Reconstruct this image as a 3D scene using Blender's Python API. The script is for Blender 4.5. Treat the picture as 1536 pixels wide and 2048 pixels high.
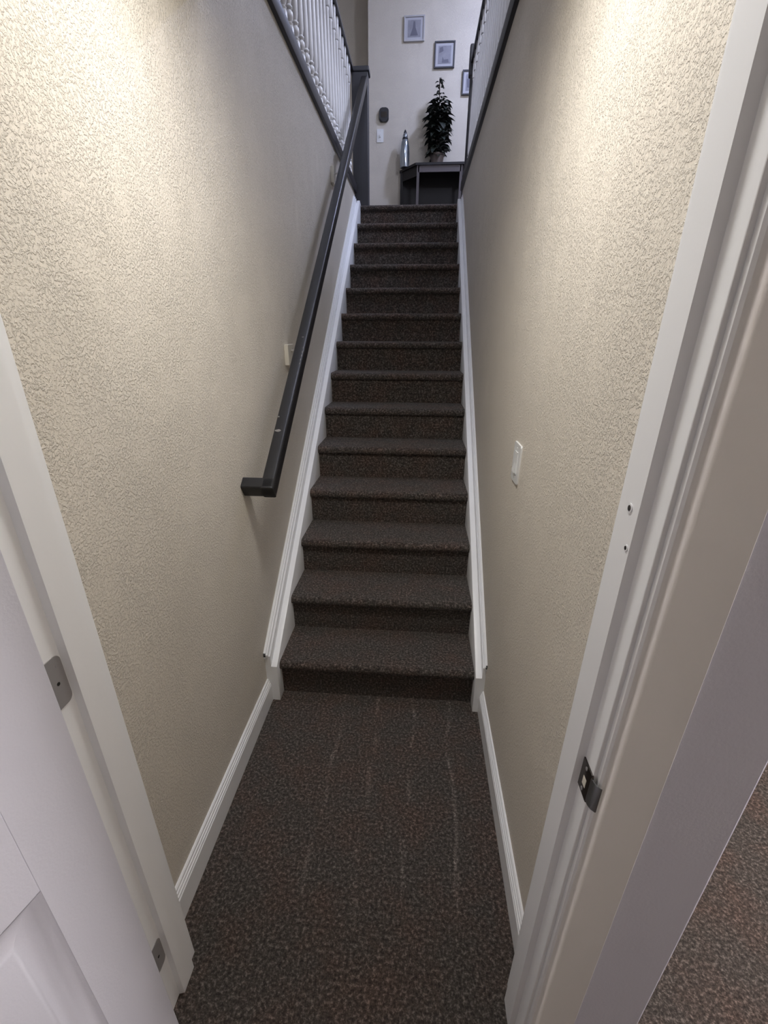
import bpy, bmesh, math, random
from mathutils import Vector, Matrix
random.seed(7)
for o in list(bpy.data.objects): bpy.data.objects.remove(o)
SC = bpy.context.scene
C = SC.collection

# ------------------------------------------------------------------ camera
F_PX, CXO, CYO = 913.11, -9.05, 60.25            # focal length and principal point offset in pixels of 1536x2048
CAM = Vector((0.5896, -1.6686, 1.5641)); YAW, PITCH, ROLL = 0.07844, -0.42606, 0.00342
cam_d = bpy.data.cameras.new('camera'); cam = bpy.data.objects.new('camera', cam_d); C.objects.link(cam)
f0 = Vector((-math.sin(YAW), math.cos(YAW), 0)); r0 = Vector((math.cos(YAW), math.sin(YAW), 0)); u0 = Vector((0, 0, 1))
fw = math.cos(PITCH)*f0 + math.sin(PITCH)*u0; up = -math.sin(PITCH)*f0 + math.cos(PITCH)*u0
rt = math.cos(ROLL)*r0 + math.sin(ROLL)*up; up2 = -math.sin(ROLL)*r0 + math.cos(ROLL)*up
M = Matrix((rt, up2, -fw)).transposed().to_4x4(); M.translation = CAM; cam.matrix_world = M
cam_d.sensor_fit = 'VERTICAL'; cam_d.sensor_height = 36.0; cam_d.sensor_width = 27.0
cam_d.lens = 36.0*F_PX/2048; cam_d.shift_x = -CXO/2048; cam_d.shift_y = CYO/2048
cam_d.clip_start = 0.02; cam_d.clip_end = 60
SC.camera = cam

# ------------------------------------------------------------------ world, light levels, exposure
W_ = bpy.data.worlds.new('world'); SC.world = W_; W_.use_nodes = True
W_.node_tree.nodes['Background'].inputs[0].default_value = (0.6, 0.65, 0.8, 1); W_.node_tree.nodes['Background'].inputs[1].default_value = 0.02
SC.view_settings.view_transform = 'Standard'; SC.view_settings.look = 'None'
SC.view_settings.exposure = 0.72; SC.view_settings.gamma = 1.0; SC.view_settings.use_curve_mapping = False
LANDING_LIGHT = ((1.0, 0.98, 0.96), 44.0)         # dome on the landing ceiling, warm white
UPSTAIRS_LIGHT = ((0.74, 0.79, 1.0), 40.0)        # dome on the ceiling above the stairwell, cool
FAR_LIGHT = ((0.58, 0.66, 1.0), 195.0)             # dome on the ceiling near the far wall, cool
BALUSTER_FILL = ((0.78, 0.82, 1.0), 50.0)          # added unseen globe upstairs that brightens the left balusters
ROOM_LIGHT = ((1.0, 0.93, 0.935), 198.0)            # dome in the room the camera stands in

# ------------------------------------------------------------------ measures (metres)
RISE, RUN, NST = 0.19, 0.2671, 14
SW = 0.889                                        # stair width between the skirts (x 0..SW)
WL, WR = -0.053, 0.931                            # stair hall wall planes
CEIL, UP = 2.44, RISE*NST                         # landing ceiling, upper floor
YF = -1.03                                        # hall side of the door wall
YN = -1.15                                        # camera side of the door wall
CAPZ0, CAPZ1 = 2.755, 2.822                       # dark curb cap round the stairwell
YCE = 0.06                                        # where the landing ceiling ends
FARY = 5.10                                       # far wall upstairs
UCEIL = 5.15

# ------------------------------------------------------------------ materials
def nt(name):
    m = bpy.data.materials.new(name); m.use_nodes = True
    return m, m.node_tree, m.node_tree.nodes['Principled BSDF']
def N(t, typ, **kw):
    n = t.nodes.new(typ)
    for k, v in kw.items():
        if k in n.inputs: n.inputs[k].default_value = v
        else: setattr(n, k, v)
    return n
def coords(t, scale=(1, 1, 1)):
    tc = t.nodes.new('ShaderNodeTexCoord'); mp = t.nodes.new('ShaderNodeMapping')
    mp.inputs['Scale'].default_value = scale; t.links.new(tc.outputs['Object'], mp.inputs[0]); return mp.outputs[0]
def plain(name, col, rough=0.5, metal=0.0, spec=0.5, bump=0.0, bscale=60, var=0.0):
    m, t, b = nt(name)
    b.inputs['Roughness'].default_value = rough; b.inputs['Metallic'].default_value = metal
    b.inputs['Specular IOR Level'].default_value = spec
    b.inputs['Base Color'].default_value = (*col, 1)
    co = coords(t)
    if var:
        n = N(t, 'ShaderNodeTexNoise', Scale=bscale*.3, Detail=3.0); t.links.new(co, n.inputs['Vector'])
        mx = N(t, 'ShaderNodeMix', data_type='RGBA'); mx.inputs[6].default_value = (*[c*(1-var) for c in col], 1); mx.inputs[7].default_value = (*[min(1, c*(1+var)) for c in col], 1)
        t.links.new(n.outputs['Fac'], mx.inputs[0]); t.links.new(mx.outputs[2], b.inputs['Base Color'])
    if bump:
        n = N(t, 'ShaderNodeTexNoise', Scale=bscale, Detail=4.0); t.links.new(co, n.inputs['Vector'])
        bp = N(t, 'ShaderNodeBump', Strength=bump, Distance=0.002); t.links.new(n.outputs['Fac'], bp.inputs['Height']); t.links.new(bp.outputs[0], b.inputs['Normal'])
    return m
def wall_paint(name, col, strength=0.8):
    m, t, b = nt(name)
    b.inputs['Roughness'].default_value = 0.5; b.inputs['Specular IOR Level'].default_value = 0.35
    co = coords(t)
    big = N(t, 'ShaderNodeTexNoise', Scale=3.0, Detail=3.0); t.links.new(co, big.inputs['Vector'])
    mx = N(t, 'ShaderNodeMix', data_type='RGBA')
    mx.inputs[6].default_value = (*[c*.95 for c in col], 1); mx.inputs[7].default_value = (*[min(1, c*1.05) for c in col], 1)
    t.links.new(big.outputs['Fac'], mx.inputs[0]); t.links.new(mx.outputs[2], b.inputs['Base Color'])
    # knock-down spatter: flattened blobs with soft edges on a smooth ground
    n1 = N(t, 'ShaderNodeTexNoise', Scale=165.0, Detail=3.5, Roughness=0.62, Distortion=0.15); t.links.new(co, n1.inputs['Vector'])
    rp = N(t, 'ShaderNodeMapRange', interpolation_type='SMOOTHSTEP'); rp.inputs[1].default_value = 0.44; rp.inputs[2].default_value = 0.62
    t.links.new(n1.outputs['Fac'], rp.inputs[0])
    n2 = N(t, 'ShaderNodeTexNoise', Scale=9.0, Detail=2.0); t.links.new(co, n2.inputs['Vector'])
    r2 = N(t, 'ShaderNodeMapRange'); r2.inputs[1].default_value = 0.33; r2.inputs[2].default_value = 0.55; r2.inputs[3].default_value = .55
    t.links.new(n2.outputs['Fac'], r2.inputs[0])
    ml = N(t, 'ShaderNodeMath', operation='MULTIPLY'); t.links.new(rp.outputs[0], ml.inputs[0]); t.links.new(r2.outputs[0], ml.inputs[1])
    bp = N(t, 'ShaderNodeBump', Strength=strength, Distance=0.0022); t.links.new(ml.outputs[0], bp.inputs['Height']); t.links.new(bp.outputs[0], b.inputs['Normal'])
    return m
def carpet(name, tracks=False):
    m, t, b = nt(name)
    b.inputs['Roughness'].default_value = 0.95; b.inputs['Specular IOR Level'].default_value = 0.1
    b.inputs['Sheen Weight'].default_value = 0.07; b.inputs['Sheen Roughness'].default_value = 0.6
    tc = t.nodes.new('ShaderNodeTexCoord'); co = tc.outputs['Object']
    fine = N(t, 'ShaderNodeTexNoise', Scale=105.0, Detail=5.0, Roughness=.78); t.links.new(co, fine.inputs['Vector'])
    cr = t.nodes.new('ShaderNodeValToRGB'); t.links.new(fine.outputs['Fac'], cr.inputs[0])
    e = cr.color_ramp; e.elements[0].position = .36; e.elements[0].color = (0.021, 0.0182, 0.0160, 1)
    e.elements[1].position = .66; e.elements[1].color = (0.255, 0.222, 0.198, 1)
    x = e.elements.new(.52); x.color = (0.075, 0.0645, 0.0570, 1)
    blot = N(t, 'ShaderNodeTexNoise', Scale=6.0, Detail=4.0, Roughness=.65); t.links.new(co, blot.inputs['Vector'])
    br = N(t, 'ShaderNodeMapRange'); br.inputs[1].default_value = .42; br.inputs[2].default_value = .66; t.links.new(blot.outputs['Fac'], br.inputs[0])
    mx = N(t, 'ShaderNodeMix', data_type='RGBA', blend_type='MULTIPLY'); mx.inputs[7].default_value = (1.20, 1.0, .94, 1)
    t.links.new(br.outputs[0], mx.inputs[0]); t.links.new(cr.outputs[0], mx.inputs[6])
    last = mx.outputs[2]
    if tracks:                                   # brushed tracks left in the pile of the landing
        sp = N(t, 'ShaderNodeSeparateXYZ'); t.links.new(co, sp.inputs[0])
        wob = N(t, 'ShaderNodeTexNoise', Scale=2.2, Detail=1.0); t.links.new(co, wob.inputs['Vector'])
        acc = None
        for x0 in (.30, .455, .60, .77):
            # x - x0 - (noise-.5)*.12
            a = N(t, 'ShaderNodeMath', operation='MULTIPLY_ADD'); t.links.new(wob.outputs['Fac'], a.inputs[0]); a.inputs[1].default_value = -.11; a.inputs[2].default_value = .055-x0
            s = N(t, 'ShaderNodeMath', operation='ADD'); t.links.new(sp.outputs['X'], s.inputs[0]); t.links.new(a.outputs[0], s.inputs[1])
            ab = N(t, 'ShaderNodeMath', operation='ABSOLUTE'); t.links.new(s.outputs[0], ab.inputs[0])
            mr = N(t, 'ShaderNodeMapRange'); mr.inputs[1].default_value = .002; mr.inputs[2].default_value = .011; mr.inputs[3].default_value = 1; mr.inputs[4].default_value = 0
            t.links.new(ab.outputs[0], mr.inputs[0])
            if acc is None: acc = mr.outputs[0]
            else:
                mm = N(t, 'ShaderNodeMath', operation='MAXIMUM'); t.links.new(acc, mm.inputs[0]); t.links.new(mr.outputs[0], mm.inputs[1]); acc = mm.outputs[0]
        brk = N(t, 'ShaderNodeTexNoise', Scale=7.0, Detail=2.0); t.links.new(co, brk.inputs['Vector'])
        b2 = N(t, 'ShaderNodeMapRange'); b2.inputs[1].default_value = .42; b2.inputs[2].default_value = .6; t.links.new(brk.outputs['Fac'], b2.inputs[0])
        ym = N(t, 'ShaderNodeMapRange'); ym.inputs[1].default_value = -.95; ym.inputs[2].default_value = -.8; t.links.new(sp.outputs['Y'], ym.inputs[0])
        k1 = N(t, 'ShaderNodeMath', operation='MULTIPLY'); t.links.new(acc, k1.inputs[0]); t.links.new(b2.outputs[0], k1.inputs[1])
        k2 = N(t, 'ShaderNodeMath', operation='MULTIPLY'); t.links.new(k1.outputs[0], k2.inputs[0]); t.links.new(ym.outputs[0], k2.inputs[1])
        m3 = N(t, 'ShaderNodeMix', data_type='RGBA', blend_type='MULTIPLY'); m3.inputs[7].default_value = (1.75, 1.75, 1.75, 1)
        t.links.new(k2.outputs[0], m3.inputs[0]); t.links.new(last, m3.inputs[6]); last = m3.outputs[2]
    t.links.new(last, b.inputs['Base Color'])
    bp = N(t, 'ShaderNodeBump', Strength=0.9, Distance=0.006); t.links.new(fine.outputs['Fac'], bp.inputs['Height']); t.links.new(bp.outputs[0], b.inputs['Normal'])
    return m
def emitter(name, col, power):
    m = bpy.data.materials.new(name); m.use_nodes = True; t = m.node_tree; t.nodes.clear()
    e = t.nodes.new('ShaderNodeEmission'); e.inputs[0].default_value = (*col, 1); e.inputs[1].default_value = power
    o = t.nodes.new('ShaderNodeOutputMaterial'); t.links.new(e.outputs[0], o.inputs[0]); return m

MAT = dict(
    wall=wall_paint('beige_textured_paint', (0.73, 0.675, 0.585)),
    ceil=plain('ceiling_paint', (0.88, 0.87, 0.85), .8, bump=.3, bscale=80),
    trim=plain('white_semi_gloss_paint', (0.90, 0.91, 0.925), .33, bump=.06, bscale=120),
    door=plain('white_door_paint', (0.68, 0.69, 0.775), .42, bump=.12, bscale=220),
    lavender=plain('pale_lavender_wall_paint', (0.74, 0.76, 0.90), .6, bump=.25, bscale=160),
    carpet=carpet('brown_carpet'), carpet_t=carpet('brown_carpet_brushed', True),
    rail=plain('black_rail_paint', (0.012, 0.012, 0.014), .34, bump=.12, bscale=40),
    chip=plain('bare_grey_chip', (0.20, 0.19, 0.18), .7),
    block=plain('cream_painted_block', (0.70, 0.66, 0.57), .5, bump=.1),
    steel=plain('brushed_steel', (0.62, 0.60, 0.58), .3, 1.0),
    hinge=plain('grey_steel_hinge', (0.34, 0.33, 0.335), .45, .35),
    strike=plain('dark_polished_metal', (0.10, 0.09, 0.085), .16, 1.0),
    lip=plain('grey_strike_lip', (0.30, 0.31, 0.32), .25, .9),  # lip's reflection put into a lighter grey than the plate
    hole=plain('dark_hole', (0.01, 0.009, 0.008), .9),
    switch=plain('white_switch_plastic', (0.82, 0.83, 0.82), .25),
    darkwood=plain('dark_stained_wood', (0.022, 0.020, 0.024), .4, bump=.15, bscale=30),
    newel=plain('charcoal_painted_newel', (0.055, 0.056, 0.065), .45),
    baluster=plain('white_baluster_paint', (0.88, 0.88, 0.89), .35),
    therm=plain('dark_plastic', (0.03, 0.03, 0.034), .25),
    frame=plain('pale_picture_frame', (0.50, 0.49, 0.50), .5),
    frame_d=plain('grey_frame_edge', (0.07, 0.07, 0.08), .5),
    mat=plain('picture_mount_card', (0.50, 0.50, 0.54), .8),
    print_=plain('grey_print', (0.30, 0.30, 0.34), .8, bscale=60, var=.35),
    print_d=plain('dark_print_ink', (0.16, 0.16, 0.20), .8),
    table=plain('dark_table_wood', (0.014, 0.012, 0.013), .6, bump=.1, bscale=25),
    table_l=plain('paler_table_wood', (0.105, 0.09, 0.092), .6, bump=.1, bscale=25),  # paler than the table wood, for the front apron and front legs
    leaf=plain('dark_leaf', (0.020, 0.026, 0.020), .5, var=.4, bscale=80),
    stem=plain('brown_stem', (0.05, 0.035, 0.025), .8),
    pot=plain('terracotta_grey_pot', (0.20, 0.165, 0.15), .7, bump=.1),
    soil=plain('soil', (0.02, 0.015, 0.01), .95),
    vase=plain('silver_vase', (0.42, 0.47, 0.54), .16, .9),
    vase_d=plain('dark_vase_neck', (0.04, 0.04, 0.05), .2, .3),
)

# ------------------------------------------------------------------ mesh helpers
def obj(name, bm, mat, parent=None, smooth=False, angle=40):
    me = bpy.data.meshes.new(name)
    bmesh.ops.recalc_face_normals(bm, faces=bm.faces)
    bm.to_mesh(me); bm.free()
    for mm in (mat if isinstance(mat, (list, tuple)) else [mat]): me.materials.append(MAT[mm] if isinstance(mm, str) else mm)
    o = bpy.data.objects.new(name, me); C.objects.link(o)
    if smooth:
        me.polygons.foreach_set('use_smooth', [True]*len(me.polygons))
        me.set_sharp_from_angle(angle=math.radians(angle))
    if parent: o.parent = parent
    return o
def link(name, me, parent=None, loc=None):
    o = bpy.data.objects.new(name, me); C.objects.link(o)
    if parent: o.parent = parent
    if loc: o.location = loc
    return o
def thing(name, label, cat, loc=(0, 0, 0), group=None):
    o = bpy.data.objects.new(name, None); C.objects.link(o); o.location = loc; o.empty_display_size = .05
    return tag(o, label, cat, group)
def tag(o, label, cat, group=None):
    o['label'] = label; o['category'] = cat
    if group: o['group'] = group
    return o
def struct(o, label=None):
    o['kind'] = 'structure'
    if label: o['label'] = label
    return o
def bx(bm, lo, hi, bevel=0.0, seg=2):
    r = bmesh.ops.create_cube(bm, size=1.0)
    vs = r['verts']
    for v in vs:
        v.co = Vector([lo[i] + (v.co[i]+.5)*(hi[i]-lo[i]) for i in range(3)])
    if bevel:
        es = list({e for v in vs for e in v.link_edges})
        bmesh.ops.bevel(bm, geom=es, offset=bevel, segments=seg, affect='EDGES', profile=.5)
    return bm
def box(lo, hi, bevel=0.0, seg=2): return bx(bmesh.new(), lo, hi, bevel, seg)
def prism(bm, prof, axis, a0, a1):
    """closed 2-D profile extruded along axis (0: profile is (y,z); 1: (x,z); 2: (x,y))"""
    def p3(p, a):
        return [(a, p[0], p[1]), (p[0], a, p[1]), (p[0], p[1], a)][axis]
    A = [bm.verts.new(p3(p, a0)) for p in prof]; B = [bm.verts.new(p3(p, a1)) for p in prof]
    n = len(prof)
    for i in range(n): bm.faces.new((A[i], A[(i+1) % n], B[(i+1) % n], B[i]))
    bm.faces.new(A[::-1]); bm.faces.new(B)
    return bm
def pr(prof, axis, a0, a1): return prism(bmesh.new(), prof, axis, a0, a1)
def lathe(bm, prof, seg=16, c=(0, 0, 0)):
    rings = []
    for r, z in prof:
        rings.append([bm.verts.new((c[0]+r*math.cos(2*math.pi*k/seg), c[1]+r*math.sin(2*math.pi*k/seg), c[2]+z)) for k in range(seg)])
    for a, b in zip(rings, rings[1:]):
        for k in range(seg): bm.faces.new((a[k], a[(k+1) % seg], b[(k+1) % seg], b[k]))
    bm.faces.new(rings[0][::-1]); bm.faces.new(rings[-1])
    return bm
def cyl(bm, p0, p1, r, seg=12):
    p0, p1 = Vector(p0), Vector(p1); d = p1-p0
    q = d.to_track_quat('Z', 'Y').to_matrix()
    A, B = [], []
    for k in range(seg):
        v = q @ Vector((r*math.cos(2*math.pi*k/seg), r*math.sin(2*math.pi*k/seg), 0))
        A.append(bm.verts.new(p0+v)); B.append(bm.verts.new(p1+v))
    for k in range(seg): bm.faces.new((A[k], A[(k+1) % seg], B[(k+1) % seg], B[k]))
    bm.faces.new(A[::-1]); bm.faces.new(B)
    return bm
def rrect(w, h, r, n=5, corners=(1, 1, 1, 1)):
    """rounded rectangle centred on 0; corners: (+,+) (-,+) (-,-) (+,-)"""
    out = []
    for i, (sx, sy) in enumerate(((1, 1), (-1, 1), (-1, -1), (1, -1))):
        cx, cy = sx*(w/2-r), sy*(h/2-r)
        if not corners[i]: out.append((sx*w/2, sy*h/2)); continue
        for k in range(n+1):
            a = math.radians(90*i + 90*k/n); out.append((cx+r*math.cos(a), cy+r*math.sin(a)))
    return out

# ================================================================== THE SHELL
# ---- floors
struct(obj('floor', box((-1.9, -3.6, -.12), (3.3, 0.02, 0)), 'carpet_t'), 'dark brown carpet of the landing and lower room')
struct(obj('floor', box((1.122, .02, -.12), (3.3, 2.6, 0)), 'carpet'))
struct(obj('floor', box((-1.9, -2.2, CEIL), (3.3, YCE, UP)), 'carpet'))
struct(obj('floor', box((-1.9, YCE, CEIL), (-.22, 5.2, UP)), 'carpet'))
struct(obj('floor', box((1.10, YCE, CEIL), (3.3, 5.2, UP)), 'carpet'))
struct(obj('floor', box((-.22, 3.47, CEIL), (1.10, 5.2, UP)), 'carpet'))
# ---- walls of the stair hall
struct(obj('wall_left', box((-.22, YN+.01, 0), (WL, 3.47, CAPZ0)), 'wall'), 'beige textured wall left of the stairs')
struct(obj('wall_right', box((WR, YF, 0), (1.10, 3.47, CAPZ0)), 'wall'), 'beige textured wall right of the stairs')
# door wall: the short pieces either side of the frame and above it
struct(obj('wall_front', box((-1.9, YN, 0), (.008, YF, CEIL)), 'wall'))
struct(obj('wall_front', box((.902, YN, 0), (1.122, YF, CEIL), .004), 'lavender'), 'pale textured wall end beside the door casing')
struct(obj('wall_front', box((.008, YN, 2.06), (.902, YF, CEIL)), 'wall'))
struct(obj('wall_back', box((1.10, YF, 0), (1.122, 2.6, CEIL)), 'wall'))
# room the camera stands in (outside the view)
struct(obj('wall_left', box((-2.0, -3.6, 0), (-1.9, YF, CEIL)), 'wall'))
struct(obj('wall_right', box((3.3, -3.6, 0), (3.4, 2.7, CEIL)), 'wall'))
struct(obj('wall_back', box((-2.0, -3.7, 0), (3.4, -3.6, CEIL)), 'wall'))
struct(obj('wall_front', box((1.10, 2.6, 0), (3.4, 2.7, CEIL)), 'wall'))
struct(obj('ceiling', box((-1.9, -3.6, CEIL), (3.3, -2.2, CEIL+.1)), 'ceil'))
struct(obj('ceiling', box((WL, YF, CEIL-.012), (WR, YCE, CEIL)), 'ceil'), 'white ceiling over the landing')
struct(obj('ceiling', box((-1.9, -2.2, CEIL-.012), (3.3, YN, CEIL)), 'ceil'))
# upper hall
struct(obj('wall_far', box((-.085, FARY, UP), (3.3, FARY+.45, UCEIL)), 'wall'), 'grey shaded far wall at the top of the stairs')
struct(obj('wall_left', box((-2.0, -2.2, UP), (-1.9, 7.1, UCEIL)), 'wall'))
struct(obj('floor', box((-1.9, 5.2, CEIL), (.2, 5.5, UP)), 'carpet'))
struct(obj('wall_right', box((3.3, -2.2, UP), (3.4, 5.2, UCEIL)), 'wall'))
struct(obj('wall_back', box((-2.0, -2.3, UP), (3.4, -2.2, UCEIL)), 'wall'))
struct(obj('wall_far', box((-2.0, 5.45, UP), (-.085, 5.55, UCEIL)), 'wall'), 'shaded passage wall seen past the far corner')
struct(obj('ceiling', box((-2.0, -2.3, UCEIL), (3.4, 7.1, UCEIL+.1)), 'ceil'))

# ================================================================== STAIRCASE
st = thing('staircase', 'straight carpeted stair flight of dark brown treads climbing between beige walls', 'staircase', (SW/2, 0, 0))
def part_at(name, bm, mat, parent, **kw):
    """bm is in world coordinates; keep it there under a parent that sits elsewhere"""
    bmesh.ops.translate(bm, verts=bm.verts, vec=-parent.location)
    return obj(name, bm, mat, parent, **kw)
NOSE, THK = 0.030, 0.045
def tread_prof(n, y1):
    y0 = (n-1)*RUN; z = n*RISE; r = THK/2
    pts = [(y1, z)]
    for k in range(9):
        a = math.radians(90+180*k/8); pts.append((y0-NOSE+r+r*math.cos(a)*1.0, z-r+r*math.sin(a)))
    pts += [(y0+.001, z-THK), (y0+.001, z-THK-.004), (y1, z-THK-.004)]
    return pts
for n in range(1, NST+1):
    y0 = (n-1)*RUN
    y1 = n*RUN+.001 if n < NST else y0+.10
    part_at('tread', pr(tread_prof(n, y1), 0, 0, SW), 'carpet', st, smooth=True, angle=50)
    part_at('riser', box((0, y0, (n-1)*RISE), (SW, y0+.03, n*RISE-THK-.004)), 'carpet', st)

# ---- skirts: thick stringer board over a taller moulded board, both sides
SLA, SLB = .238, .7195          # top of the thick skirt: z = SLA + SLB*y
BLA, BLB = .325, .7110          # top of the board behind it
def skirt(xin, sgn, side):
    """xin: inner face; sgn: +1 towards the wall on the right, -1 on the left"""
    a, b = sorted((xin, xin+sgn*.027)); c, d = sorted((xin+sgn*.027, WL if sgn < 0 else WR))
    y0, y1 = -.062, 3.40
    prof = [(y0, 0), (y0, SLA+SLB*y0), (y1, SLA+SLB*y1), (3.47, UP+.01), (3.47, UP-.25), (y0+.40, 0)]
    bm = pr(prof, 0, a, b)
    es = [e for e in bm.edges if abs(e.verts[0].co.x-e.verts[1].co.x) < 1e-6 and abs(e.verts[0].co.x-xin) < 1e-6]
    bmesh.ops.bevel(bm, geom=es, offset=.003, segments=2, affect='EDGES', profile=.5)
    o = struct(obj('trim_1' if sgn < 0 else 'trim_2', bm, 'trim', smooth=True), 'white stair skirt board along the %s wall' % side)
    # board behind, with a stepped moulded top
    yb = -.072
    zt = lambda y, k=0: BLA+BLB*y-k
    w = abs(d-c); wall = WL if sgn < 0 else WR
    for nm, k0, k1, wid in (('skirt_backing', .024, .5, 1.0), ('skirt_moulding', .010, .021, .72), ('skirt_moulding', 0.0, .008, .42)):
        x0, x1 = sorted((wall, wall-sgn*w*wid))
        pf = [(yb, max(0, zt(yb, k1))), (yb, zt(yb, k0)), (3.36, zt(3.36, k0)), (3.36, zt(3.36, k1))]
        if nm == 'skirt_backing': pf = [(-.0615, 0), (-.0615, zt(yb, k0)), (3.36, zt(3.36, k0)), (3.36, zt(3.36, .2)), (.3, 0)]
        obj(nm, pr(pf, 0, x0, x1), 'trim', o)
    # solid core tying the mouldings together
    x0, x1 = sorted((wall, wall-sgn*w*.36))
    obj('skirt_moulding', pr([(yb, zt(yb, .03)), (yb, zt(yb, .002)), (3.36, zt(3.36, .002)), (3.36, zt(3.36, .03))], 0, x0, x1), 'trim', o)
    return o
skirt(0.0, -1, 'left'); skirt(SW, 1, 'right')
# ---- baseboards of the landing: flat board with a stepped cap
def base_prof(wall, sgn):
    # (x,z) profile, sgn: direction from the wall into the hall
    return [(wall+sgn*x, z) for x, z in ((0, 0), (.017, 0), (.017, .088), (.0145, .092), (.0145, .098), (.011, .101), (.011, .108), (.0075, .111), (.0075, .118), (.004, .122), (0, .122))]
struct(obj('baseboard_left', pr(base_prof(WL, 1), 1, YF+.001, -.062), 'trim'), 'white moulded baseboard left of the landing')
struct(obj('baseboard_right', pr(base_prof(WR, -1), 1, YF+.001, -.062), 'trim'), 'white moulded baseboard right of the landing')

# ================================================================== DOOR FRAME
JL, JR = .028, .882             # jamb faces
STY = -1.115                    # near edge of the door stop
def jamb(name, x_face, sgn, label):
    a, b = sorted((x_face, x_face-sgn*.020))
    o = struct(obj(name, box((a, YN, 0), (b, YF+.004, 2.06), .0015), 'trim'), label)
    a, b = sorted((x_face, x_face+sgn*.0125))
    bm = pr([(a if sgn > 0 else b, STY), (b if sgn > 0 else a, STY+.0035), (b if sgn > 0 else a, -1.058), (a if sgn > 0 else b, -1.052)], 2, 0, 2.04)
    obj('door_stop', bm, 'trim', o)
    return o
jl = jamb('trim_3', JL, 1, 'white door jamb with hinge leaves left of the landing')
jr = jamb('trim_4', JR, -1, 'white door jamb with strike plate right of the landing')
struct(obj('trim_5', box((JL, YN, 2.04), (JR, YF+.004, 2.06)), 'trim'))
# casings, camera side
def casing_prof(x0, sgn):
    pts = [(0, 0), (0, -.009), (.003, -.0125), (.008, -.0140), (.013, -.0130), (.018, -.0095), (.024, -.0080), (.095, -.0080), (.0965, -.0065), (.097, 0)]
    return [(x0+sgn*x, YN+y) for x, y in pts]
struct(obj('trim_6', pr(casing_prof(JR+.006, 1), 2, 0, 2.13), 'trim', smooth=True, angle=30), 'moulded white door casing on the right, in shade')
struct(obj('trim_7', pr(casing_prof(JL-.006, -1), 2, 0, 2.13), 'trim', smooth=True, angle=30), 'moulded white door casing behind the open door')
struct(obj('trim_8', box((JL-.10, YN-.016, 2.066), (JR+.10, YN, 2.15)), 'trim'))
# screw holes in the right stop
for (yy, zz, r) in ((-1.088, 1.361, .0065), (-1.103, 1.311, .0045)):
    x = JR-.0125
    bm = bmesh.new(); cyl(bm, (x+.001, yy, zz), (x-.0012, yy, zz), r, 16)
    ring = obj('screw_cup', bm, 'trim', jr, smooth=True); ring['label'] = 'countersunk screw hole'
    obj('hole', cyl(bmesh.new(), (x, yy, zz), (x-.0016, yy, zz), r*.62, 14), 'strike', ring)
# strike plate on the right jamb
zs = .914
bm = bmesh.new()
prof = rrect(.046, .060, .005)                      # (y,z)
prism(bm, [(-1.130+a, zs+b) for a, b in prof], 0, JR-.0022, JR+.0005)
sp = obj('strike_plate', bm, 'strike', jr, smooth=True, angle=30); sp['label'] = 'dark polished strike plate'
lip = [(-1.150, 0.0), (-1.158, .0004), (-1.165, .003), (-1.170, .008)]
bm = bmesh.new()
vs = [[bm.verts.new((JR-.0024+dx+o_, y, zs+s*.026)) for s in (-1, 1)] for o_ in (0, .0018) for (y, dx) in lip]
n = len(lip)
for k in range(n-1):
    bm.faces.new((vs[k][0], vs[k+1][0], vs[k+1][1], vs[k][1])); bm.faces.new((vs[n+k][0], vs[n+k][1], vs[n+k+1][1], vs[n+k+1][0]))
    bm.faces.new((vs[k][0], vs[n+k][0], vs[n+k+1][0], vs[k+1][0])); bm.faces.new((vs[k][1], vs[k+1][1], vs[n+k+1][1], vs[n+k][1]))
bm.faces.new((vs[n-1][0], vs[2*n-1][0], vs[2*n-1][1], vs[n-1][1]))
obj('curved_lip', bm, 'lip', sp, smooth=True)
obj('latch_hole', box((JR-.0027, -1.139, zs-.013), (JR, -1.127, zs+.004), .0004, 1), 'block', sp)  # pale fill: the lit inside of the hole put into its colour
for dz in (-.022, .022):
    obj('screw', cyl(bmesh.new(), (JR-.0030, -1.131, zs+dz), (JR, -1.131, zs+dz), .0034, 12), 'hinge', sp, smooth=True)

# ================================================================== OPEN DOOR (hinged on the left jamb)
ANG = math.radians(13.4)
HX, HY = .060, -1.176                               # hinge corner of the visible face
dvec = Vector((-math.sin(ANG), -math.cos(ANG), 0))
door = struct(obj('door_1', box((0, -.035, .012), (.81, -.016, 2.02)), 'door'), 'white moulded panel door swung open on the left')
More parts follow.
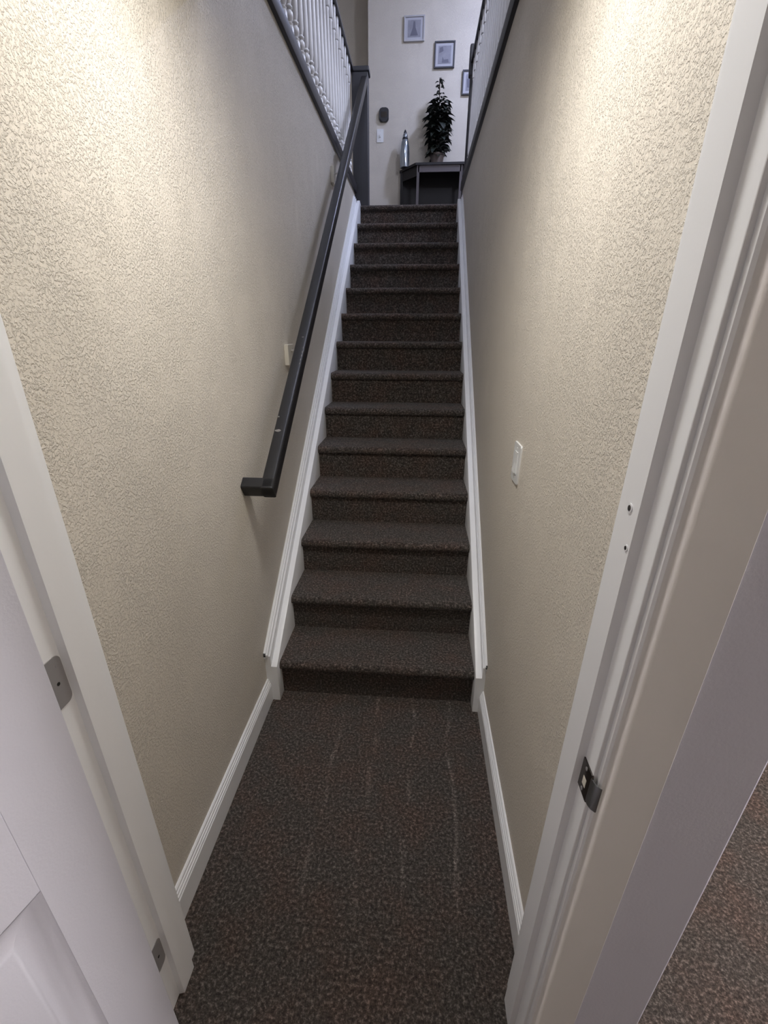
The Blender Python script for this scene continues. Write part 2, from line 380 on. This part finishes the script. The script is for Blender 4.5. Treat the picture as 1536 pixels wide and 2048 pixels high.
# local frame: +x along the door from the hinge, +y towards the stairs side (visible face at y=0)
door.location = (HX, HY, 0); door.rotation_euler = (0, 0, math.atan2(dvec.y, dvec.x))
TH = .016
STL, PW = .117, .245
ROWS = ((.24, .775), (1.02, 1.55), (1.66, 1.90))
COLS = ((STL, STL+PW), (.81-STL-PW, .81-STL))
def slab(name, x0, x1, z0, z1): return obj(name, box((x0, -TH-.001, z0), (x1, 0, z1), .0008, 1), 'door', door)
slab('stile', 0, STL, .012, 2.02); slab('stile', .81-STL, .81, .012, 2.02); slab('mullion', COLS[0][1], COLS[1][0], ROWS[0][0], ROWS[2][1])
zr = [.012]+[v for r_ in ROWS for v in r_]+[2.02]
for k in range(0, 8, 2): slab('rail', STL, .81-STL, zr[k], zr[k+1])
def panel(x0, x1, z0, z1):
    bm = bmesh.new()
    steps = ((0, 0), (.005, -.0035), (.014, -.0100), (.026, -.0138), (.038, -.0135), (.050, -.0095), (.056, -.0060), (.060, -.0050))
    rings = []
    for ins, y in steps:
        rings.append([bm.verts.new((x, y, z)) for x, z in ((x0+ins, z0+ins), (x1-ins, z0+ins), (x1-ins, z1-ins), (x0+ins, z1-ins))])
    for a, b in zip(rings, rings[1:]):
        for k in range(4): bm.faces.new((a[k], a[(k+1) % 4], b[(k+1) % 4], b[k]))
    bm.faces.new(rings[-1])
    return obj('panel', bm, 'door', door, smooth=True, angle=25)
for (z0, z1) in ROWS:
    for (x0, x1) in COLS: panel(x0, x1, z0, z1)
# hinge leaves let into the jamb (shown in the gap between stop and door)
for zc in (.232, 1.052, 1.80):
    bm = bmesh.new()
    prism(bm, [(-1.1345+a, zc+b) for a, b in rrect(.034, .092, .012, 6, (1, 0, 0, 1))], 0, JL-.001, JL+.0016)
    h = obj('hinge_leaf', bm, 'hinge', jl, smooth=True, angle=30); h['label'] = 'grey hinge leaf with rounded corners'
    obj('screw', cyl(bmesh.new(), (JL+.0008, -1.136, zc-.002), (JL+.0021, -1.136, zc-.002), .0032, 12), 'hole', h, smooth=True)
    obj('screw', cyl(bmesh.new(), (JL+.0008, -1.128, zc+.028), (JL+.0021, -1.128, zc+.028), .0035, 12), 'hinge', h, smooth=True)
    obj('knuckle', cyl(bmesh.new(), (JL+.004, -1.160, zc-.046), (JL+.004, -1.160, zc+.046), .0065, 12), 'hinge', h, smooth=True)

# ================================================================== WALL HANDRAIL
hr = thing('handrail', 'black wall handrail with a square return at its foot, left of stairs', 'handrail', (WL, -.06, 1.0))
RT = lambda y: 1.113+.711*y                          # top line
th = math.atan(.711); ct, sn = math.cos(th), math.sin(th)
RH = .060; VH = RH/ct
X0, X1 = .020, .070
def rail_solid(x0, x1, y0, y1, bev=.008):
    """bar along the slope: plumb cut at y1, square cut at y0"""
    d = Vector((0, ct, sn)); nrm = Vector((0, -sn, ct)); xa = Vector((1, 0, 0))
    p0 = Vector((0, y0, RT(y0))); L = (y1-y0)/ct
    prof = rrect(x1-x0, RH, bev, 3)
    bm = bmesh.new(); A, B = [], []
    for a, b in prof:
        off = xa*((x0+x1)/2+a) + nrm*(b-RH/2)
        A.append(bm.verts.new(p0+off)); B.append(bm.verts.new(p0+off+d*L))
    n = len(prof)
    for i in range(n): bm.faces.new((A[i], A[(i+1) % n], B[(i+1) % n], B[i]))
    bm.faces.new(A[::-1]); bm.faces.new(B)
    return bm
part_at('rail', rail_solid(X0, X1, -.090, 3.430), 'rail', hr, smooth=True, angle=35)
# return to the wall at the foot (same section, running along x)
bm = bmesh.new()
d = Vector((0, ct, sn)); nrm = Vector((0, -sn, ct)); p0 = Vector((0, -.090, RT(-.090)))
prof = rrect(.050, RH, .008, 3)
A, B = [], []
for a, b in prof:
    off = p0 + d*(.025+a) + nrm*(b-RH/2)
    A.append(bm.verts.new((WL, off.y, off.z))); B.append(bm.verts.new((X1-.004, off.y, off.z)))
for i in range(len(prof)): bm.faces.new((A[i], A[(i+1) % len(prof)], B[(i+1) % len(prof)], B[i]))
bm.faces.new(A[::-1]); bm.faces.new(B)
part_at('return_end', bm, 'rail', hr, smooth=True, angle=35)
# brackets on cream blocks
for yb, zb in ((.705, 1.475), (2.215, 2.560)):
    blk = part_at('mounting_block', box((WL, yb-.055, zb-.047), (WL+.021, yb+.045, zb+.047), .003), 'block', hr); blk['label'] = 'cream mounting block'
    br = part_at('bracket', cyl(bmesh.new(), (WL+.020, yb, zb+.018), (WL+.085, yb, zb+.018), .006), 'steel', hr, smooth=True); br['label'] = 'steel rail bracket'
    yy = yb
    bm = bmesh.new(); cyl(bm, (WL+.085, yb, zb+.012), (WL+.098, yb, RT(yb)-VH+.004), .006)
    part_at('bracket_arm', bm, 'steel', hr, smooth=True)
    for dz in (-.026, .026):
        s_ = obj('screw', cyl(bmesh.new(), (WL+.018, yb+.025, zb+dz), (WL+.0225, yb+.025, zb+dz), .004), 'steel', blk); s_.location = -hr.location
# worn spots in the black paint
def chip(y, u, l, w, name='paint_chip'):
    """thin worn patch on the top face; u 0..1 across the rail"""
    d = Vector((0, ct, sn)); nrm = Vector((0, -sn, ct))
    c = Vector((X0+.006+u*(X1-X0-.012), y, RT(y)))
    bm = bmesh.new()
    pts = []
    for k in range(9):
        a = 2*math.pi*k/9; r = random.uniform(.75, 1.1); pts.append((w*.5*r*math.cos(a), l*.5*r*math.sin(a)))
    A = [bm.verts.new(c+Vector((a, 0, 0))+d*b-nrm*.0008) for a, b in pts]; B = [bm.verts.new(c+Vector((a, 0, 0))+d*b+nrm*.0005) for a, b in pts]
    for k in range(9): bm.faces.new((A[k], A[(k+1) % 9], B[(k+1) % 9], B[k]))
    bm.faces.new(B)
    part_at(name, bm, 'chip', hr)
chip(.142, .32, .016, .030); chip(.205, .03, .010, .008); chip(.62, .62, .008, .012)
for k in range(5): chip(.47+.022*k, .97, .016, .003)

# ================================================================== LIGHT SWITCH on the right wall
YS, ZS = -.135, 1.176
sw = thing('light_switch', 'white rocker light switch on the right beige wall', 'light switch', (WR, YS, ZS))
def on_wall(prof, x0, x1, bev=0):   # prof (y,z) local
    return pr([(a, b) for a, b in prof], 0, x0, x1)
bm = on_wall(rrect(.100, .128, .006), -.0055, 0)
bmesh.ops.bevel(bm, geom=[e for e in bm.edges if all(abs(v.co.x+.0055) < 1e-5 for v in e.verts)], offset=.002, segments=2, affect='EDGES')
obj('plate', bm, 'switch', sw, smooth=True, angle=35)
bm = bmesh.new()
for lo, hi in (((-.0075, -.0225, -.0375), (-.004, -.0185, .0375)), ((-.0075, .0185, -.0375), (-.004, .0225, .0375)), ((-.0075, -.0225, .0335), (-.004, .0225, .0375)), ((-.0075, -.0225, -.0375), (-.004, .0225, -.0335))): bx(bm, lo, hi, .0008, 1)
obj('bezel', bm, 'switch', sw)
bm = pr([(-.0055, -.032), (-.0125, -.030), (-.0075, 0), (-.0065, .030), (-.0055, .032)], 1, -.0165, .0165)
obj('rocker', bm, 'switch', sw)
for dz in (-.048, .048): obj('screw', cyl(bmesh.new(), (-.0065, 0, dz), (-.004, 0, dz), .0032), 'switch', sw, smooth=True)

# ================================================================== BALUSTRADES round the stairwell upstairs
def baluster_mesh():
    bm = bmesh.new(); H = .775
    bx(bm, (-.016, -.016, 0), (.016, .016, .075), .002, 1)
    lathe(bm, [(.011, .074), (.0165, .079), (.0165, .086), (.010, .091), (.0175, .104), (.0185, .113), (.0160, .125), (.0095, .134), (.0155, .139), (.0160, .145), (.0105, .151), (.0150, .175), (.0155, .22), (.0130, .42), (.0105, .64), (.0140, .648), (.0105, .656)], 12)
    bx(bm, (-.016, -.016, .655), (.016, .016, H), .002, 1)
    o = obj('baluster', bm, 'baluster', smooth=True, angle=50); me = o.data; bpy.data.objects.remove(o); return me
BAL = baluster_mesh()
def balustrade(xc, sgn, label):
    t = thing('balustrade', label, 'balustrade', (xc, 1.7, CAPZ1))
    inner = (WL+.020) if sgn < 0 else (WR-.020)
    outer = -.225 if sgn < 0 else 1.105
    a, b = sorted((inner, outer))
    part_at('curb_cap', box((a, YCE, CAPZ0), (b, 3.47, CAPZ1), .006), 'darkwood', t, smooth=True, angle=35)
    a, b = sorted((inner-.0*sgn, inner+sgn*.02))
    y = 3.345; 
    while y > YCE+.1:
        link('baluster', BAL, t, (0, y-1.7, 0)); y -= .1215
    zt = CAPZ1+.775
    hrp = [(-.030, 0), (-.030, .018), (-.024, .040), (-.012, .054), (.012, .054), (.024, .040), (.030, .018), (.030, 0)]
    part_at('hand_rail', pr([(xc+x, zt+z) for x, z in hrp], 1, YCE, 3.47), 'darkwood', t, smooth=True, angle=50)
    return t
bl = balustrade(-.078, -1, 'white turned balusters on a dark curb cap left of the stairwell')
b2 = balustrade(.960, 1, 'white turned balusters under a dark rail right of the stairwell')
# newels at the stair head
bm = box((-.068, 3.48, UP), (.070, 3.60, 3.60), .004); nw = thing('newel_post', 'charcoal box newel at the stair head where the black rail ends', 'newel', (0, 3.54, UP)); part_at('post', bm, 'newel', nw)
part_at('cap', box((-.078, 3.47, 3.60), (.082, 3.61, 3.635), .008), 'newel', nw)
part_at('newel_post', box((.932, 3.415, UP), (.972, 3.465, 3.70), .003), 'darkwood', b2)
part_at('newel_cap', box((.918, 3.41, 3.52), (.974, 3.47, 3.72), .010), 'newel', b2)

# ================================================================== FAR WALL: thermostat, plate, pictures
t = thing('thermostat', 'small dark rounded thermostat on the far wall', 'thermostat', (.094, FARY, 3.855))
bm = bmesh.new(); prism(bm, rrect(.108, .125, .03, 6), 1, -.028, 0)
bmesh.ops.bevel(bm, geom=[e for e in bm.edges if all(abs(v.co.y+.028) < 1e-5 for v in e.verts)], offset=.008, segments=3, affect='EDGES')
obj('body', bm, 'therm', t, smooth=True, angle=40)
obj('screen', pr(rrect(.07, .05, .01), 1, -.0292, -.027), 'strike', t)
t = thing('wall_plate', 'pale switch plate on the far wall below the thermostat', 'switch plate', (.05, FARY, 3.672))
obj('plate', pr(rrect(.078, .122, .006), 1, -.006, 0), 'switch', t)
obj('toggle', box((-.006, -.016, -.014), (.006, -.005, .010), .001), 'switch', t)
for dz in (-.042, .042): obj('screw', cyl(bmesh.new(), (0, -.0072, dz), (0, -.005, dz), .0032), 'steel', t)
def picture(cx, cz, w, h, label, kind):
    p = thing('framed_picture', label, 'picture', (cx, FARY, cz), 'framed pictures on the far wall')
    bm = bmesh.new(); fw_ = .014
    for lo, hi in (((-w/2, -.022, -h/2), (-w/2+fw_, 0, h/2)), ((w/2-fw_, -.022, -h/2), (w/2, 0, h/2)), ((-w/2+fw_, -.022, h/2-fw_), (w/2-fw_, 0, h/2)), ((-w/2+fw_, -.022, -h/2), (w/2-fw_, 0, -h/2+fw_))): bx(bm, lo, hi, .002, 1)
    obj('frame', bm, 'frame_d' if kind else 'frame', p)
    obj('mount', box((-w/2+.012, -.012, -h/2+.012), (w/2-.012, -.002, h/2-.012)), 'mat', p)
    pw, ph = w*.62, h*.66
    pt = obj('print', box((-pw/2, -.0135, -ph/2), (pw/2, -.0115, ph/2)), 'print_', p)
    bm = bmesh.new()
    if kind == 0:
        prism(bm, [(-pw*.32, -ph*.42), (pw*.30, -ph*.40), (pw*.10, ph*.05), (pw*.06, ph*.40), (-pw*.06, ph*.42), (-pw*.12, ph*.05)], 1, -.0145, -.0130)
    elif kind == 1:
        prism(bm, [(-pw*.2, -ph*.45), (pw*.35, -ph*.45), (pw*.30, -ph*.25), (-pw*.05, -ph*.28), (-pw*.15, -ph*.1)], 1, -.0145, -.0130)
        prism(bm, [(-pw*.42, ph*.1), (-pw*.1, ph*.2), (-pw*.15, ph*.44), (-pw*.4, ph*.4)], 1, -.0145, -.0130)
    else:
        prism(bm, [(-pw*.4, -ph*.3), (0, -ph*.35), (pw*.1, ph*.1), (-pw*.2, ph*.3), (-pw*.42, ph*.2)], 1, -.0145, -.0130)
    obj('ink_shape', bm, 'print_d', pt)
picture(.415, 4.563, .222, .205, 'pale framed picture, highest of the three on the far wall', 0)
picture(.752, 4.345, .222, .220, 'framed picture hanging just above the tip of the potted plant', 1)
picture(1.07, 4.110, .222, .212, 'framed picture half hidden behind the right stair newel', 2)

# ================================================================== CONSOLE TABLE, PLANT, VASE
TZ = 3.335; TF, TB = 4.80, FARY-.015
XA, XB, XC, XD = .285, .475, 1.02, 1.21
tb = thing('console_table', 'dark console table with angled ends against the far wall', 'table', ((XA+XD)/2, 4.95, UP))
def outline(ins): return [(XA+ins, TB), (XD-ins, TB), (XD-ins, TB-.02), (XC-ins*.5, TF+ins), (XB+ins*.5, TF+ins), (XA+ins, TB-.02)]
part_at('table_top', pr(outline(0), 2, TZ-.022, TZ), 'table', tb)
part_at('apron', box((XB+.03, TF+.012, TZ-.085), (XC-.03, TF+.028, TZ-.022)), 'table_l', tb)
def slant(x0, y0, x1, y1, z0, z1, w=.016):
    dd = Vector((x1-x0, y1-y0, 0)).normalized(); nn = Vector((-dd.y, dd.x, 0))*w
    return pr([(x0, y0), (x1, y1), (x1+nn.x, y1+nn.y), (x0+nn.x, y0+nn.y)], 2, z0, z1)
part_at('apron', slant(XA+.02, TB-.03, XB+.02, TF+.02, TZ-.115, TZ-.022), 'table', tb)
part_at('apron', slant(XC-.02, TF+.02, XD-.02, TB-.03, TZ-.115, TZ-.022), 'table', tb)
for x, y, mt in ((XB+.015, TF+.012, 'table_l'), (XC-.045, TF+.012, 'table_l'), (XA+.012, TB-.05, 'table'), (XD-.042, TB-.05, 'table')):
    part_at('leg', box((x, y, UP), (x+.030, y+.030, TZ-.022), .003), mt, tb)
part_at('back_panel', box((XA+.02, TB-.012, UP+.22), (XD-.02, TB, TZ-.022)), 'table', tb)
part_at('lower_shelf', pr(outline(.03), 2, UP+.20, UP+.225), 'table', tb)
# potted plant
PX, PY = .715, 4.93
pp = thing('potted_plant', 'tall dark leafy plant in a clay pot on the console table', 'plant', (PX, PY, TZ))
lathe(b := bmesh.new(), [(.058, 0), (.062, .004), (.078, .085), (.084, .088), (.084, .105), (.076, .107), (.070, .098)], 24)
obj('pot', b, 'pot', pp, smooth=True, angle=40)
obj('soil', lathe(bmesh.new(), [(.06, .085), (.072, .098)], 20), 'soil', pp)
bm = bmesh.new(); cyl(bm, (0, 0, .09), (.004, .006, .46), .008, 8); cyl(bm, (.004, .006, .45), (-.006, 0, .74), .005, 8)
obj('trunk', bm, 'stem', pp, smooth=True)
def leaf(c, d, l, w, droop):
    bm = bmesh.new(); d = Vector(d).normalized(); s = d.cross(Vector((0, 0, 1)));
    s = s.normalized() if s.length > .01 else Vector((1, 0, 0))
    L, R_, Md = [], [], []
    nseg = 5
    for k in range(nseg+1):
        tt = k/nseg; q = Vector(c)+d*l*tt+Vector((0, 0, -droop*l*tt*tt)); ww = w*math.sin(math.pi*min(.97, .08+.92*tt))**.8
        Md.append(bm.verts.new(q-Vector((0, 0, ww*.25)))); L.append(bm.verts.new(q+s*ww)); R_.append(bm.verts.new(q-s*ww))
    for k in range(nseg):
        bm.faces.new((L[k], Md[k], Md[k+1], L[k+1])); bm.faces.new((Md[k], R_[k], R_[k+1], Md[k+1]))
    return bm
random.seed(11)
def prof_r(z):      # crown radius by height above the pot
    pts = [(.08, .10), (.14, .135), (.30, .15), (.44, .145), (.54, .135), (.60, .09), (.66, .035), (.80, .025)]
    for (z0, r0_), (z1, r1_) in zip(pts, pts[1:]):
        if z0 <= z <= z1: return r0_+(r1_-r0_)*(z-z0)/(z1-z0)
    return .02
for k in range(270):
    z = .08+.55*(k/270)**.9 if k < 246 else random.uniform(.58, .76)
    a = k*2.39996; R0 = prof_r(z)
    rr = R0*random.uniform(.15, .6)
    l = max(.045, R0*random.uniform(.55, .85)); el = random.uniform(.1, .9)
    obj('leaf', leaf((rr*math.cos(a), rr*math.sin(a), z), (math.cos(a), math.sin(a), el), l, l*.34, random.uniform(.4, .95)), 'leaf', pp)
for (dx, dz, l) in ((-.07, .56, .10), (.075, .54, .09), (-.02, .66, .06), (.03, .68, .06), (.0, .72, .06)):
    obj('leaf', leaf((dx*.5, -.02, dz), (dx, -.02, .07), l, l*.2, .8), 'leaf', pp)
# silver vase
vz = thing('vase', 'slender silver vase with a dark pointed stopper on the console table', 'vase', (.345, 4.99, TZ))
obj('body', lathe(bmesh.new(), [(0.0358, 0), (0.0525, .006), (0.0560, .05), (0.0549, .14), (0.0489, .20), (0.0394, .245), (0.0310, .262)], 24), 'vase', vz, smooth=True)
obj('neck', lathe(bmesh.new(), [(0.0310, .262), (0.0340, .268), (0.0310, .275), (0.0292, .282)], 24), 'vase_d', vz, smooth=True)
obj('shoulder', lathe(bmesh.new(), [(0.0292, .282), (0.0286, .295), (0.0227, .312), (0.0167, .320)], 24), 'vase', vz, smooth=True)
obj('stopper', lathe(bmesh.new(), [(0.0167, .320), (0.0179, .325), (0.0119, .338), (0.0036, .352)], 20), 'vase_d', vz, smooth=True)

# ================================================================== CEILING LIGHTS (outside the view)
def dome_light(loc, r, spec, label, dp=1.0):
    l = thing('ceiling_light', label, 'light', loc, 'flush dome ceiling lights')
    obj('base', lathe(bmesh.new(), [(r*1.04, -.02), (r*1.04, 0)], 32), 'trim', l, smooth=True)
    m = emitter('dome_glow', *spec)
    obj('dome', lathe(bmesh.new(), [(.01, -.02-r*.42*dp), (r*.35, -.02-r*.40*dp), (r*.65, -.02-r*.32*dp), (r*.88, -.02-r*.17*dp), (r, -.02)], 32), m, l, smooth=True)
    return l
dome_light((.44, -.54, CEIL-.012), .13, LANDING_LIGHT, 'round glowing dome light on the landing ceiling', .22)
dome_light((.50, 1.1, UCEIL), .16, UPSTAIRS_LIGHT, 'round glowing dome light on the ceiling high above the stairs')
dome_light((1.75, 3.9, UCEIL), .13, FAR_LIGHT, 'round glowing dome light near the far wall upstairs')
dome_light((2.6, -1.06, CEIL), .15, ROOM_LIGHT, 'round glowing dome light in the lower room')

pl_ = thing('baluster_fill', 'added unseen fill globe upstairs right of the stairwell', 'light', (1.75, 1.7, UCEIL))  # added fill lamp, hung low so the right balustrade shades the left wall
obj('ceiling_rose', lathe(bmesh.new(), [(.055, -.02), (.06, 0)], 24), 'trim', pl_, smooth=True)
obj('cord', cyl(bmesh.new(), (0, 0, -.02), (0, 0, -.72), .005, 8), 'darkwood', pl_)
obj('globe', lathe(bmesh.new(), [(.14*math.sin(math.pi*max(.02, min(.98, k/14))), -.86-.14*math.cos(math.pi*k/14)) for k in range(15)], 28), emitter('globe_glow', *BALUSTER_FILL), pl_, smooth=True)
